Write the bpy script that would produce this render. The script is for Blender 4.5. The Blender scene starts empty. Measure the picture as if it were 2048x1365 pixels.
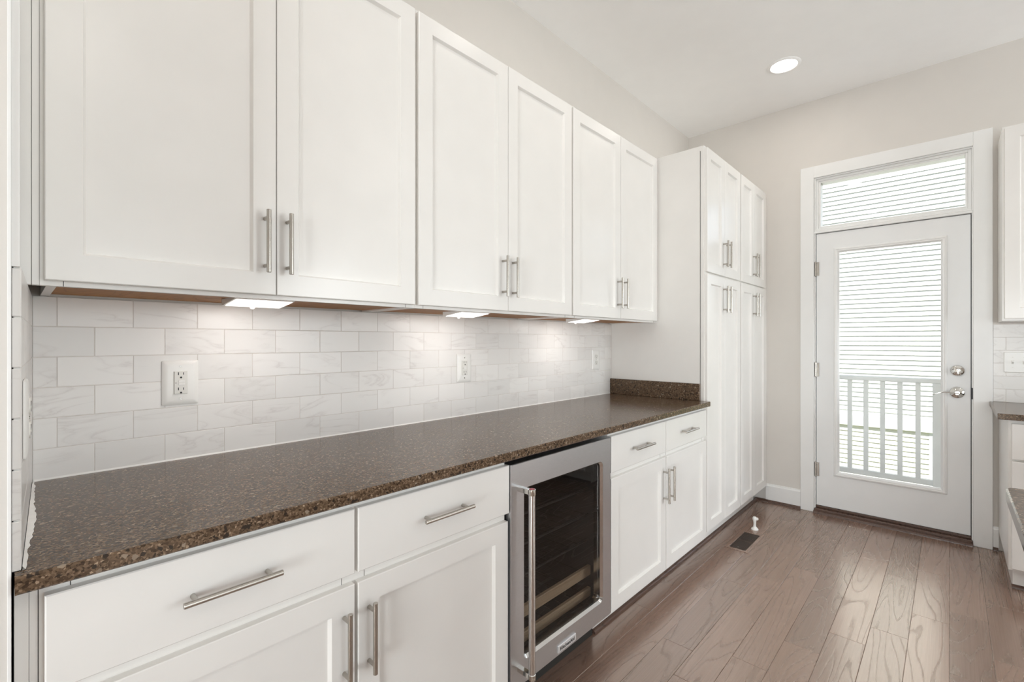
import bpy, bmesh, math, random
from mathutils import Vector, Matrix
random.seed(7)
S = bpy.context.scene
COL = S.collection

# ------------------------------------------------------------------ camera
cam_d = bpy.data.cameras.new('camera')
cam_d.lens = 36.0 * 934.4566 / 2048.0
cam_d.sensor_width = 36.0
cam_d.clip_start = 0.02
cam_d.clip_end = 200
cam = bpy.data.objects.new('camera', cam_d)
COL.objects.link(cam)
cam.location = (0, 0, 1.2666)
cam.rotation_euler = (math.radians(90), 0, math.radians(43.1447 - 90))
S.camera = cam
# ------------------------------------------------------------------ world, sun, exposure
S.view_settings.view_transform = 'Standard'
S.view_settings.look = 'None'
S.view_settings.gamma = 1.0
S.view_settings.use_curve_mapping = False
S.view_settings.exposure = 0.0
S.cycles.use_denoising = True
S.cycles.max_bounces = 12
S.cycles.diffuse_bounces = 8
S.cycles.glossy_bounces = 5
S.cycles.transparent_max_bounces = 12
S.cycles.sample_clamp_indirect = 6.0
S.cycles.caustics_reflective = False
S.cycles.caustics_refractive = False
W = bpy.data.worlds.new('world')
S.world = W
W.use_nodes = True
wn = W.node_tree
bg = wn.nodes['Background']
sky = wn.nodes.new('ShaderNodeTexSky')
sky.sky_type = 'NISHITA'
sky.sun_disc = False
sky.sun_elevation = math.radians(50)
sky.sun_rotation = math.radians(90)
sky.air_density = 0.8
hs = wn.nodes.new('ShaderNodeHueSaturation')
hs.inputs['Saturation'].default_value = 0.5
wn.links.new(sky.outputs['Color'], hs.inputs['Color'])
wn.links.new(hs.outputs['Color'], bg.inputs['Color'])
bg.inputs['Strength'].default_value = 0.28

def lamp(name, typ, loc, rot, energy, color=(1, 1, 1), **kw):
    d = bpy.data.lights.new(name, typ)
    d.energy = energy
    d.color = color
    for k, v in kw.items():
        setattr(d, k, v)
    o = bpy.data.objects.new(name, d)
    COL.objects.link(o)
    o.location = loc
    o.rotation_euler = rot
    return o

R = math.radians
lamp('sun', 'SUN', (-5, 0, 12), (0, R(-32), R(12)), 10.0, (1.0, 0.97, 0.91), angle=R(0.6))
# fill lamps added behind made-up, unseen windows: one in the
# door wall, one at the far end of the aisle and two tall ones in the wall opposite the long counter
lamp('fill_door_wall', 'AREA', (4.34, -2.2, 1.75), (0, R(95), 0), 12, (0.90, 0.955, 1.0), shape='RECTANGLE', size=1.2, size_y=1.3)
for wx, pw in ((0.9, 36), (3.3, 112)):
    lamp('fill_opposite_wall', 'AREA', (wx, -4.66, 1.25), (R(86), 0, 0), pw, (0.92, 0.965, 1.0), shape='RECTANGLE', size=1.2, size_y=2.2)
lamp('fill_rear', 'AREA', (-3.66, -0.80, 0.85), (0, R(-92), 0), 155, (0.94, 0.975, 1.0), shape='RECTANGLE', size=1.4, size_y=1.6)

# ------------------------------------------------------------------ dimensions
L = 4.072          # door wall
YW = 1.683         # painted run wall
YT = 1.675         # tile face
YU = 1.335         # upper door faces
YD = 1.0363        # base + pantry door faces
ZC = 0.914         # counter top
CEIL = 3.057
XP = 2.775         # pantry side

# ------------------------------------------------------------------ materials
def new_mat(name):
    m = bpy.data.materials.new(name)
    m.use_nodes = True
    nt = m.node_tree
    b = nt.nodes['Principled BSDF']
    return m, nt, b

def N(nt, typ, **kw):
    n = nt.nodes.new(typ)
    for k, v in kw.items():
        setattr(n, k, v)
    return n

def ramp(nt, stops):
    r = N(nt, 'ShaderNodeValToRGB')
    el = r.color_ramp.elements
    while len(el) > 1:
        el.remove(el[-1])
    el[0].position, el[0].color = stops[0][0], (*stops[0][1], 1)
    for p, c in stops[1:]:
        e = el.new(p)
        e.color = (*c, 1)
    return r

def plain(name, col, rough=0.5, metal=0.0, noise=0.03, scale=8, bump=0.0, bscale=200, coat=0.0, ior=1.5):
    m, nt, b = new_mat(name)
    tc = N(nt, 'ShaderNodeTexCoord')
    nz = N(nt, 'ShaderNodeTexNoise')
    nz.inputs['Scale'].default_value = scale
    nt.links.new(tc.outputs['Object'], nz.inputs['Vector'])
    r = ramp(nt, [(0.3, tuple(c * (1 - noise) for c in col)), (0.7, tuple(min(1, c * (1 + noise)) for c in col))])
    nt.links.new(nz.outputs['Fac'], r.inputs['Fac'])
    nt.links.new(r.outputs['Color'], b.inputs['Base Color'])
    b.inputs['Roughness'].default_value = rough
    b.inputs['Metallic'].default_value = metal
    b.inputs['IOR'].default_value = ior
    b.inputs['Coat Weight'].default_value = coat
    if bump:
        n2 = N(nt, 'ShaderNodeTexNoise')
        n2.inputs['Scale'].default_value = bscale
        nt.links.new(tc.outputs['Object'], n2.inputs['Vector'])
        bp = N(nt, 'ShaderNodeBump')
        bp.inputs['Strength'].default_value = bump
        bp.inputs['Distance'].default_value = 0.001
        nt.links.new(n2.outputs['Fac'], bp.inputs['Height'])
        nt.links.new(bp.outputs['Normal'], b.inputs['Normal'])
    return m

def emis(name, col, strength):
    m, nt, b = new_mat(name)
    b.inputs['Base Color'].default_value = (*col, 1)
    b.inputs['Emission Color'].default_value = (*col, 1)
    b.inputs['Emission Strength'].default_value = strength
    return m

def brushed(name, col, rough, stretch, aniso=0.0):
    m, nt, b = new_mat(name)
    tc = N(nt, 'ShaderNodeTexCoord')
    mp = N(nt, 'ShaderNodeMapping')
    mp.inputs['Scale'].default_value = stretch
    nz = N(nt, 'ShaderNodeTexNoise')
    nz.inputs['Scale'].default_value = 60
    nz.inputs['Detail'].default_value = 4
    nt.links.new(tc.outputs['Object'], mp.inputs['Vector'])
    nt.links.new(mp.outputs['Vector'], nz.inputs['Vector'])
    r = ramp(nt, [(0.25, tuple(c * 0.9 for c in col)), (0.75, tuple(min(1, c * 1.08) for c in col))])
    nt.links.new(nz.outputs['Fac'], r.inputs['Fac'])
    nt.links.new(r.outputs['Color'], b.inputs['Base Color'])
    mr = N(nt, 'ShaderNodeMapRange')
    mr.inputs['To Min'].default_value = rough * 0.8
    mr.inputs['To Max'].default_value = rough * 1.25
    nt.links.new(nz.outputs['Fac'], mr.inputs['Value'])
    nt.links.new(mr.outputs['Result'], b.inputs['Roughness'])
    b.inputs['Metallic'].default_value = 1.0
    return m

def clear_glass(name, tint=(1, 1, 1), ior=1.45, refl=1.0):
    m = bpy.data.materials.new(name)
    m.use_nodes = True
    nt = m.node_tree
    nt.nodes.remove(nt.nodes['Principled BSDF'])
    out = nt.nodes['Material Output']
    tr = N(nt, 'ShaderNodeBsdfTransparent')
    tr.inputs['Color'].default_value = (*tint, 1)
    gl = N(nt, 'ShaderNodeBsdfGlossy')
    gl.inputs['Roughness'].default_value = 0.0
    fr = N(nt, 'ShaderNodeFresnel')
    fr.inputs['IOR'].default_value = ior
    mx = N(nt, 'ShaderNodeMixShader')
    mu = N(nt, 'ShaderNodeMath', operation='MULTIPLY')
    mu.inputs[1].default_value = refl
    nt.links.new(fr.outputs['Fac'], mu.inputs[0])
    # the inner face of a pane only lets light out (a thin pane has no total internal reflection)
    ge = N(nt, 'ShaderNodeNewGeometry')
    fb = N(nt, 'ShaderNodeMath', operation='SUBTRACT')
    fb.inputs[0].default_value = 1.0
    nt.links.new(ge.outputs['Backfacing'], fb.inputs[1])
    m2 = N(nt, 'ShaderNodeMath', operation='MULTIPLY')
    nt.links.new(mu.outputs[0], m2.inputs[0])
    nt.links.new(fb.outputs[0], m2.inputs[1])
    nt.links.new(m2.outputs[0], mx.inputs[0])
    nt.links.new(tr.outputs[0], mx.inputs[1])
    nt.links.new(gl.outputs[0], mx.inputs[2])
    nt.links.new(mx.outputs[0], out.inputs['Surface'])
    return m

M = {}
M['cab'] = plain('cabinet_paint', (0.80, 0.785, 0.76), 0.25, noise=0.012, bump=0.06, bscale=90)
M['wall'] = plain('greige_wall_paint', (0.685, 0.655, 0.618), 0.6, noise=0.01, bump=0.15, bscale=260)
M['ceil'] = plain('ceiling_paint', (0.93, 0.93, 0.925), 0.8, noise=0.008, bump=0.12, bscale=220)
M['trim'] = plain('trim_paint', (0.83, 0.83, 0.82), 0.32, noise=0.01)
M['doorp'] = plain('door_paint', (0.81, 0.815, 0.815), 0.35, noise=0.01, bump=0.05, bscale=40)
M['nickel'] = plain('brushed_nickel', (0.48, 0.45, 0.41), 0.27, 1.0, noise=0.02, scale=40)
M['chrome'] = plain('chrome', (0.66, 0.65, 0.62), 0.10, 1.0, noise=0.01)
M['steel'] = brushed('stainless_steel', (0.58, 0.585, 0.60), 0.33, (1, 8, 60))
M['steel_lip'] = brushed('polished_steel_edge', (0.72, 0.72, 0.72), 0.16, (1, 8, 60))
M['black'] = plain('black_plastic', (0.012, 0.012, 0.013), 0.45)
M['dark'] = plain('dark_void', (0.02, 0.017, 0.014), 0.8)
M['plastic'] = plain('white_plastic', (0.83, 0.825, 0.80), 0.28, noise=0.006)
M['almond'] = plain('receptacle_plastic', (0.74, 0.73, 0.69), 0.35, noise=0.006)
M['slot'] = plain('socket_slot', (0.02, 0.02, 0.02), 0.6)
M['grout'] = plain('grout', (0.70, 0.665, 0.63), 0.85, noise=0.05, scale=30)
M['caulk'] = plain('white_caulk', (0.86, 0.855, 0.83), 0.45, noise=0.02, scale=40)
M['vent'] = plain('vent_metal', (0.070, 0.046, 0.034), 0.7, noise=0.05)
M['badge'] = plain('satin_badge', (0.80, 0.80, 0.81), 0.38, 0.6, noise=0.01)
M['red'] = plain('red_enamel', (0.35, 0.015, 0.02), 0.25)
M['glass'] = clear_glass('window_glass', (0.98, 0.99, 0.985))
M['cooler_glass'] = clear_glass('tinted_glass', (0.74, 0.73, 0.72), 1.5, 1.0)
M['siding'] = plain('white_siding', (0.86, 0.86, 0.83), 0.6, noise=0.02, scale=3)
M['siding_low'] = plain('cream_siding', (0.84, 0.82, 0.72), 0.6, noise=0.03, scale=3)
M['ext_trim'] = plain('exterior_trim', (0.86, 0.86, 0.84), 0.5)
M['deck'] = plain('deck_board', (0.60, 0.58, 0.55), 0.7, noise=0.1, scale=12)
M['grass'] = plain('lawn', (0.13, 0.15, 0.08), 0.9, noise=0.3, scale=3)
M['roof'] = plain('shingle', (0.18, 0.17, 0.16), 0.9, noise=0.2, scale=40)
M['lens'] = emis('led_lens', (1.0, 0.95, 0.88), 9.0)
M['diffuser'] = emis('led_diffuser', (1.0, 0.96, 0.92), 1.5)
M['rubber'] = plain('rubber_tip', (0.75, 0.72, 0.69), 0.6)
M['liner'] = plain('cooler_liner', (0.03, 0.03, 0.032), 0.4)

def wood_mat(name, c0, c1, c2, rough, fx, fy, axis='X', lines=9.0, attr=None, bump=0.25, lrough=0.2, coat=0.0):
    """Plain-sawn grain: thin contour lines of a noise field stretched along the board."""
    m, nt, b = new_mat(name)
    lk = nt.links.new
    tc = N(nt, 'ShaderNodeTexCoord')
    vec = tc.outputs['Object']
    if attr:
        at = N(nt, 'ShaderNodeAttribute', attribute_name=attr)
        sc = N(nt, 'ShaderNodeVectorMath', operation='MULTIPLY')
        sc.inputs[1].default_value = (31.0, 17.0, 23.0)
        lk(at.outputs['Color'], sc.inputs[0])
        ad = N(nt, 'ShaderNodeVectorMath', operation='ADD')
        lk(vec, ad.inputs[0])
        lk(sc.outputs[0], ad.inputs[1])
        vec = ad.outputs[0]
    def stretched(sx, sy, sz, scale, detail, dist=0.0, rough_=0.5):
        mp = N(nt, 'ShaderNodeMapping')
        mp.inputs['Scale'].default_value = (sx, sy, sz)
        lk(vec, mp.inputs['Vector'])
        nz = N(nt, 'ShaderNodeTexNoise')
        nz.inputs['Scale'].default_value = scale
        nz.inputs['Detail'].default_value = detail
        nz.inputs['Distortion'].default_value = dist
        nz.inputs['Roughness'].default_value = rough_
        lk(mp.outputs[0], nz.inputs['Vector'])
        return nz
    big = stretched(fx, fy, fy, 1.0, 0.7, 0.25, 0.4)
    mu = N(nt, 'ShaderNodeMath', operation='MULTIPLY')
    mu.inputs[1].default_value = lines
    lk(big.outputs['Fac'], mu.inputs[0])
    fr = N(nt, 'ShaderNodeMath', operation='FRACT')
    lk(mu.outputs[0], fr.inputs[0])
    pores = stretched(fx * 9, fy * 22, fy * 22, 1.0, 3, 0.0)
    pm = N(nt, 'ShaderNodeMath', operation='MULTIPLY_ADD')
    pm.inputs[1].default_value = 0.3
    pm.inputs[2].default_value = -0.15
    lk(pores.outputs['Fac'], pm.inputs[0])
    ad2 = N(nt, 'ShaderNodeMath', operation='ADD')
    lk(fr.outputs[0], ad2.inputs[0])
    lk(pm.outputs[0], ad2.inputs[1])
    # 1 on grain lines, 0 on the smooth wood between them
    line = ramp(nt, [(0.0, (1, 1, 1)), (0.06, (0.8, 0.8, 0.8)), (0.20, (0.0, 0.0, 0.0)), (0.92, (0.0, 0.0, 0.0)), (1.0, (0.8, 0.8, 0.8))])
    lk(ad2.outputs[0], line.inputs['Fac'])
    fib = stretched(fx * 3, fy * 30, fy * 30, 1.0, 4)
    base = ramp(nt, [(0.3, c0), (0.7, c1)])
    lk(fib.outputs['Fac'], base.inputs['Fac'])
    mix = N(nt, 'ShaderNodeMix', data_type='RGBA')
    lk(line.outputs['Color'], mix.inputs['Factor'])
    lk(base.outputs['Color'], mix.inputs['A'])
    mix.inputs['B'].default_value = (*c2, 1)
    col = mix.outputs['Result']
    if attr:
        hv = N(nt, 'ShaderNodeHueSaturation')
        sp = N(nt, 'ShaderNodeSeparateColor')
        lk(at.outputs['Color'], sp.inputs[0])
        mr = N(nt, 'ShaderNodeMapRange')
        mr.inputs['To Min'].default_value = 0.84
        mr.inputs['To Max'].default_value = 1.16
        lk(sp.outputs[2], mr.inputs['Value'])
        lk(mr.outputs[0], hv.inputs['Value'])
        lk(col, hv.inputs['Color'])
        col = hv.outputs['Color']
    lk(col, b.inputs['Base Color'])
    b.inputs['IOR'].default_value = 1.5 + 1.5 * coat
    b.inputs['Specular Tint'].default_value = (1.0, 1.0 - 0.09 * coat, 1.0 - 0.17 * coat, 1)
    rr = N(nt, 'ShaderNodeMath', operation='MULTIPLY_ADD')
    rr.inputs[1].default_value = lrough
    rr.inputs[2].default_value = rough
    lk(line.outputs['Color'], rr.inputs[0])
    lk(rr.outputs[0], b.inputs['Roughness'])
    if bump:
        bp = N(nt, 'ShaderNodeBump')
        bp.inputs['Strength'].default_value = bump
        bp.inputs['Distance'].default_value = 0.0012
        hh = N(nt, 'ShaderNodeMath', operation='MULTIPLY_ADD')
        hh.inputs[1].default_value = -1.0
        lk(line.outputs['Color'], hh.inputs[0])
        lk(fib.outputs['Fac'], hh.inputs[2])
        lk(hh.outputs[0], bp.inputs['Height'])
        lk(bp.outputs['Normal'], b.inputs['Normal'])
    return m

M['floor'] = wood_mat('brown_oak_floor', (0.205, 0.127, 0.094), (0.255, 0.163, 0.124), (0.165, 0.099, 0.072), 0.20, 0.95, 8.5, lines=13.0, attr='rnd', bump=0.10, lrough=0.14, coat=1.0)
M['shoe'] = wood_mat('brown_shoe_moulding', (0.085, 0.048, 0.034), (0.12, 0.07, 0.052), (0.05, 0.028, 0.02), 0.28, 2.0, 20.0, bump=0.1)
M['maple'] = wood_mat('maple_underside', (0.36, 0.150, 0.030), (0.41, 0.180, 0.040), (0.30, 0.120, 0.022), 0.6, 14.0, 3.0, lines=7, bump=0.0, lrough=0.0)
M['shelf_wood'] = wood_mat('beech_shelf', (0.62, 0.47, 0.32), (0.68, 0.53, 0.37), (0.55, 0.40, 0.26), 0.5, 2.0, 14.0, lines=6, bump=0.0, lrough=0.0)

def quartz():
    m, nt, b = new_mat('brown_speckled_quartz')
    lk = nt.links.new
    tc = N(nt, 'ShaderNodeTexCoord')
    v1 = N(nt, 'ShaderNodeTexVoronoi')
    v1.inputs['Scale'].default_value = 290
    lk(tc.outputs['Object'], v1.inputs['Vector'])
    s1 = N(nt, 'ShaderNodeSeparateColor')
    lk(v1.outputs['Color'], s1.inputs[0])
    r1 = ramp(nt, [(0.0, (0.026, 0.015, 0.009)), (0.2, (0.060, 0.037, 0.022)), (0.5, (0.100, 0.063, 0.038)), (0.8, (0.138, 0.090, 0.056)), (0.95, (0.20, 0.135, 0.088)), (1.0, (0.35, 0.26, 0.18))])
    lk(s1.outputs[0], r1.inputs['Fac'])
    v2 = N(nt, 'ShaderNodeTexVoronoi')
    v2.inputs['Scale'].default_value = 150
    lk(tc.outputs['Object'], v2.inputs['Vector'])
    s2 = N(nt, 'ShaderNodeSeparateColor')
    lk(v2.outputs['Color'], s2.inputs[0])
    chip = ramp(nt, [(0.0, (0, 0, 0)), (0.975, (0, 0, 0)), (0.982, (1, 1, 1)), (1.0, (1, 1, 1))])
    lk(s2.outputs[1], chip.inputs['Fac'])
    mx = N(nt, 'ShaderNodeMix', data_type='RGBA')
    lk(chip.outputs['Color'], mx.inputs['Factor'])
    lk(r1.outputs['Color'], mx.inputs['A'])
    mx.inputs['B'].default_value = (0.25, 0.195, 0.145, 1)
    dk = ramp(nt, [(0.0, (1, 1, 1)), (0.055, (1, 1, 1)), (0.065, (0, 0, 0)), (1.0, (0, 0, 0))])
    lk(s2.outputs[2], dk.inputs['Fac'])
    mx2 = N(nt, 'ShaderNodeMix', data_type='RGBA')
    lk(dk.outputs['Color'], mx2.inputs['Factor'])
    lk(mx.outputs['Result'], mx2.inputs['A'])
    mx2.inputs['B'].default_value = (0.025, 0.018, 0.014, 1)
    lk(mx2.outputs['Result'], b.inputs['Base Color'])
    b.inputs['Roughness'].default_value = 0.18
    b.inputs['IOR'].default_value = 1.40
    b.inputs['Specular Tint'].default_value = (1.0, 0.86, 0.74, 1)
    return m
M['quartz'] = quartz()

def marble():
    m, nt, b = new_mat('honed_white_marble')
    lk = nt.links.new
    tc = N(nt, 'ShaderNodeTexCoord')
    at = N(nt, 'ShaderNodeAttribute', attribute_name='rnd')
    sc = N(nt, 'ShaderNodeVectorMath', operation='MULTIPLY')
    sc.inputs[1].default_value = (9.0, 7.0, 5.0)
    lk(at.outputs['Color'], sc.inputs[0])
    ad = N(nt, 'ShaderNodeVectorMath', operation='ADD')
    lk(tc.outputs['Object'], ad.inputs[0])
    lk(sc.outputs[0], ad.inputs[1])
    mp = N(nt, 'ShaderNodeMapping')
    mp.inputs['Rotation'].default_value = (0, R(24), 0)
    mp.inputs['Scale'].default_value = (3.0, 6.0, 13.0)
    lk(ad.outputs[0], mp.inputs['Vector'])
    n1 = N(nt, 'ShaderNodeTexNoise')
    n1.inputs['Scale'].default_value = 1.1
    n1.inputs['Detail'].default_value = 6
    n1.inputs['Distortion'].default_value = 1.1
    lk(mp.outputs[0], n1.inputs['Vector'])
    ms = N(nt, 'ShaderNodeMath', operation='SUBTRACT')
    ms.inputs[1].default_value = 0.5
    lk(n1.outputs['Fac'], ms.inputs[0])
    ab = N(nt, 'ShaderNodeMath', operation='ABSOLUTE')
    lk(ms.outputs[0], ab.inputs[0])
    vein = ramp(nt, [(0.0, (0.70, 0.675, 0.655)), (0.015, (0.77, 0.75, 0.73)), (0.05, (0.81, 0.795, 0.775)), (0.4, (0.82, 0.805, 0.785))])
    lk(ab.outputs[0], vein.inputs['Fac'])
    n2 = N(nt, 'ShaderNodeTexNoise')
    n2.inputs['Scale'].default_value = 7
    lk(ad.outputs[0], n2.inputs['Vector'])
    mask = ramp(nt, [(0.42, (0, 0, 0)), (0.62, (1, 1, 1))])
    lk(n2.outputs['Fac'], mask.inputs['Fac'])
    mx = N(nt, 'ShaderNodeMix', data_type='RGBA')
    lk(mask.outputs['Color'], mx.inputs['Factor'])
    mx.inputs['A'].default_value = (0.81, 0.795, 0.775, 1)
    lk(vein.outputs['Color'], mx.inputs['B'])
    hv = N(nt, 'ShaderNodeHueSaturation')
    sp = N(nt, 'ShaderNodeSeparateColor')
    lk(at.outputs['Color'], sp.inputs[0])
    mr = N(nt, 'ShaderNodeMapRange')
    mr.inputs['To Min'].default_value = 0.95
    mr.inputs['To Max'].default_value = 1.04
    lk(sp.outputs[1], mr.inputs['Value'])
    lk(mr.outputs[0], hv.inputs['Value'])
    lk(mx.outputs['Result'], hv.inputs['Color'])
    lk(hv.outputs['Color'], b.inputs['Base Color'])
    b.inputs['Roughness'].default_value = 0.3
    return m
M['marble'] = marble()

# ------------------------------------------------------------------ mesh helpers
def link_obj(o):
    COL.objects.link(o)
    return o

def thing(name, label, cat, loc=(0, 0, 0), group=None):
    o = bpy.data.objects.new(name, None)
    o.empty_display_size = 0.05
    link_obj(o)
    o.location = loc
    o['label'] = label
    o['category'] = cat
    if group:
        o['group'] = group
    return o

def tag(o, label, cat, group=None):
    o['label'] = label
    o['category'] = cat
    if group:
        o['group'] = group
    return o

def root_loc(p):
    v = Vector((0, 0, 0))
    while p is not None:
        v += Vector(p.location)
        p = p.parent
    return v

def obj(name, bm, mat, parent=None, smooth=False, origin=None):
    """Link a bmesh built in room coordinates as ONE mesh object."""
    bmesh.ops.recalc_face_normals(bm, faces=bm.faces[:])
    off = root_loc(parent)
    o_loc = Vector((0, 0, 0))
    if parent is None and origin is not None:
        o_loc = Vector(origin)
    bmesh.ops.translate(bm, verts=bm.verts[:], vec=-(off + o_loc))
    me = bpy.data.meshes.new(name)
    bm.to_mesh(me)
    bm.free()
    mats = mat if isinstance(mat, (list, tuple)) else [mat]
    for m_ in mats:
        me.materials.append(m_)
    if smooth:
        for p in me.polygons:
            p.use_smooth = True
        me.set_sharp_from_angle(angle=R(35))
    o = bpy.data.objects.new(name, me)
    link_obj(o)
    o.location = o_loc
    if parent is not None:
        o.parent = parent
    return o

def struct(name, bm, mat, parent=None, smooth=False):
    o = obj(name, bm, mat, parent, smooth)
    if parent is None:
        o['kind'] = 'structure'
    return o

def box(bm, x0, x1, y0, y1, z0, z1, bev=0.0, seg=1, mi=0):
    ps = [(x0, y0, z0), (x1, y0, z0), (x1, y1, z0), (x0, y1, z0), (x0, y0, z1), (x1, y0, z1), (x1, y1, z1), (x0, y1, z1)]
    v = [bm.verts.new(p) for p in ps]
    fs = [bm.faces.new([v[i] for i in q]) for q in ((0, 3, 2, 1), (4, 5, 6, 7), (0, 1, 5, 4), (1, 2, 6, 5), (2, 3, 7, 6), (3, 0, 4, 7))]
    for f in fs:
        f.material_index = mi
    if bev > 0:
        es = list({e for f in fs for e in f.edges})
        r = bmesh.ops.bevel(bm, geom=es, offset=bev, segments=seg, affect='EDGES', profile=0.6)
        for f in r['faces']:
            f.material_index = mi
    return bm

def B(*a, **k):
    return box(bmesh.new(), *a, **k)

def cyl(bm, p0, p1, r, n=20, r1=None, cap=True):
    p0, p1 = Vector(p0), Vector(p1)
    d = p1 - p0
    q = Vector((0, 0, 1)).rotation_difference(d.normalized()).to_matrix()
    r1 = r if r1 is None else r1
    a, b = [], []
    for i in range(n):
        t = 2 * math.pi * i / n
        c = Vector((math.cos(t), math.sin(t), 0))
        a.append(bm.verts.new(p0 + q @ (c * r)))
        b.append(bm.verts.new(p1 + q @ (c * r1)))
    for i in range(n):
        bm.faces.new((a[i], a[(i + 1) % n], b[(i + 1) % n], b[i]))
    if cap:
        bm.faces.new(a[::-1])
        bm.faces.new(b)
    return bm

def lathe(bm, origin, axis, prof, n=32):
    """prof: list of (radius, distance along axis)."""
    origin, axis = Vector(origin), Vector(axis).normalized()
    q = Vector((0, 0, 1)).rotation_difference(axis).to_matrix()
    rings = []
    for r, h in prof:
        if r < 1e-6:
            rings.append([bm.verts.new(origin + axis * h)])
        else:
            rings.append([bm.verts.new(origin + axis * h + q @ Vector((r * math.cos(2 * math.pi * i / n), r * math.sin(2 * math.pi * i / n), 0))) for i in range(n)])
    for a, b in zip(rings[:-1], rings[1:]):
        for i in range(n):
            j = (i + 1) % n
            if len(a) == 1 and len(b) == 1:
                continue
            if len(a) == 1:
                bm.faces.new((a[0], b[j], b[i]))
            elif len(b) == 1:
                bm.faces.new((a[i], a[j], b[0]))
            else:
                bm.faces.new((a[i], a[j], b[j], b[i]))
    return bm

def extrude_profile(bm, pts, f0, f1):
    """pts: 2-D outline; f0/f1 map a 2-D point to the two ends."""
    a = [bm.verts.new(f0(*p)) for p in pts]
    b = [bm.verts.new(f1(*p)) for p in pts]
    n = len(pts)
    for i in range(n):
        bm.faces.new((a[i], a[(i + 1) % n], b[(i + 1) % n], b[i]))
    bm.faces.new(a[::-1])
    bm.faces.new(b)
    return bm

def face_run(u, v, w):      # faces -Y: u = x, v = z, w = towards the room, from y plane 0
    return Vector((u, -w, v))

def face_far(u, v, w):      # faces -X (door wall): u = -y
    return Vector((-w, -u, v))

def shift(fn, off):
    off = Vector(off)
    return lambda u, v, w: fn(u, v, w) + off

def shaker(bm, fn, u0, u1, v0, v1, th=0.019, rail=0.057, dep=0.0110, ch=0.0055, bev=0.0016):
    """A five-piece door: outer slab with eased edge, raised frame, bevelled sticking, flat panel. w=th is the front."""
    def ring(i, w):
        return [bm.verts.new(fn(*p, w)) for p in ((u0 + i, v0 + i), (u1 - i, v0 + i), (u1 - i, v1 - i), (u0 + i, v1 - i))]
    rs = [ring(0, 0), ring(0, th - bev), ring(bev, th), ring(rail, th), ring(rail + ch, th - dep)]
    bm.faces.new(rs[0][::-1])
    for a, b in zip(rs[:-1], rs[1:]):
        for i in range(4):
            bm.faces.new((a[i], a[(i + 1) % 4], b[(i + 1) % 4], b[i]))
    bm.faces.new(rs[-1])
    return bm

def slab(bm, fn, u0, u1, v0, v1, th=0.019, bev=0.002, base=0.0):
    def ring(i, w):
        return [bm.verts.new(fn(*p, w)) for p in ((u0 + i, v0 + i), (u1 - i, v0 + i), (u1 - i, v1 - i), (u0 + i, v1 - i))]
    rs = [ring(0, base), ring(0, th - bev), ring(bev, th)]
    bm.faces.new(rs[0][::-1])
    for a, b in zip(rs[:-1], rs[1:]):
        for i in range(4):
            bm.faces.new((a[i], a[(i + 1) % 4], b[(i + 1) % 4], b[i]))
    bm.faces.new(rs[-1])
    return bm

def bar_handle(fn, u, v, length, vertical, parent, w0=0.019, r=0.0058, off=0.030):
    """Bar pull: round bar on two round posts."""
    bm = bmesh.new()
    h = length / 2
    e = 0.0008
    def P(t, w):
        return fn(u, v + t, w) if vertical else fn(u + t, v, w)
    a, b = P(-h, w0 + off), P(h, w0 + off)
    d = (b - a).normalized()
    cyl(bm, a + d * e, b - d * e, r, 20, cap=True)
    cyl(bm, a, a + d * e, r * 0.86, 20, r1=r)
    cyl(bm, b - d * e, b, r, 20, r1=r * 0.86)
    for t in (-h * 0.76, h * 0.76):
        cyl(bm, P(t, w0), P(t, w0 + off), r * 0.82, 16)
    return obj('handle', bm, M['nickel'], parent, smooth=True)

# ------------------------------------------------------------------ room shell
def attr_rnd(o, island_of_face, vals):
    me = o.data
    ca = me.color_attributes.new('rnd', 'FLOAT_COLOR', 'CORNER')
    for p in me.polygons:
        c = vals[island_of_face[p.index]]
        for li in p.loop_indices:
            ca.data[li].color = (*c, 1)

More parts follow.
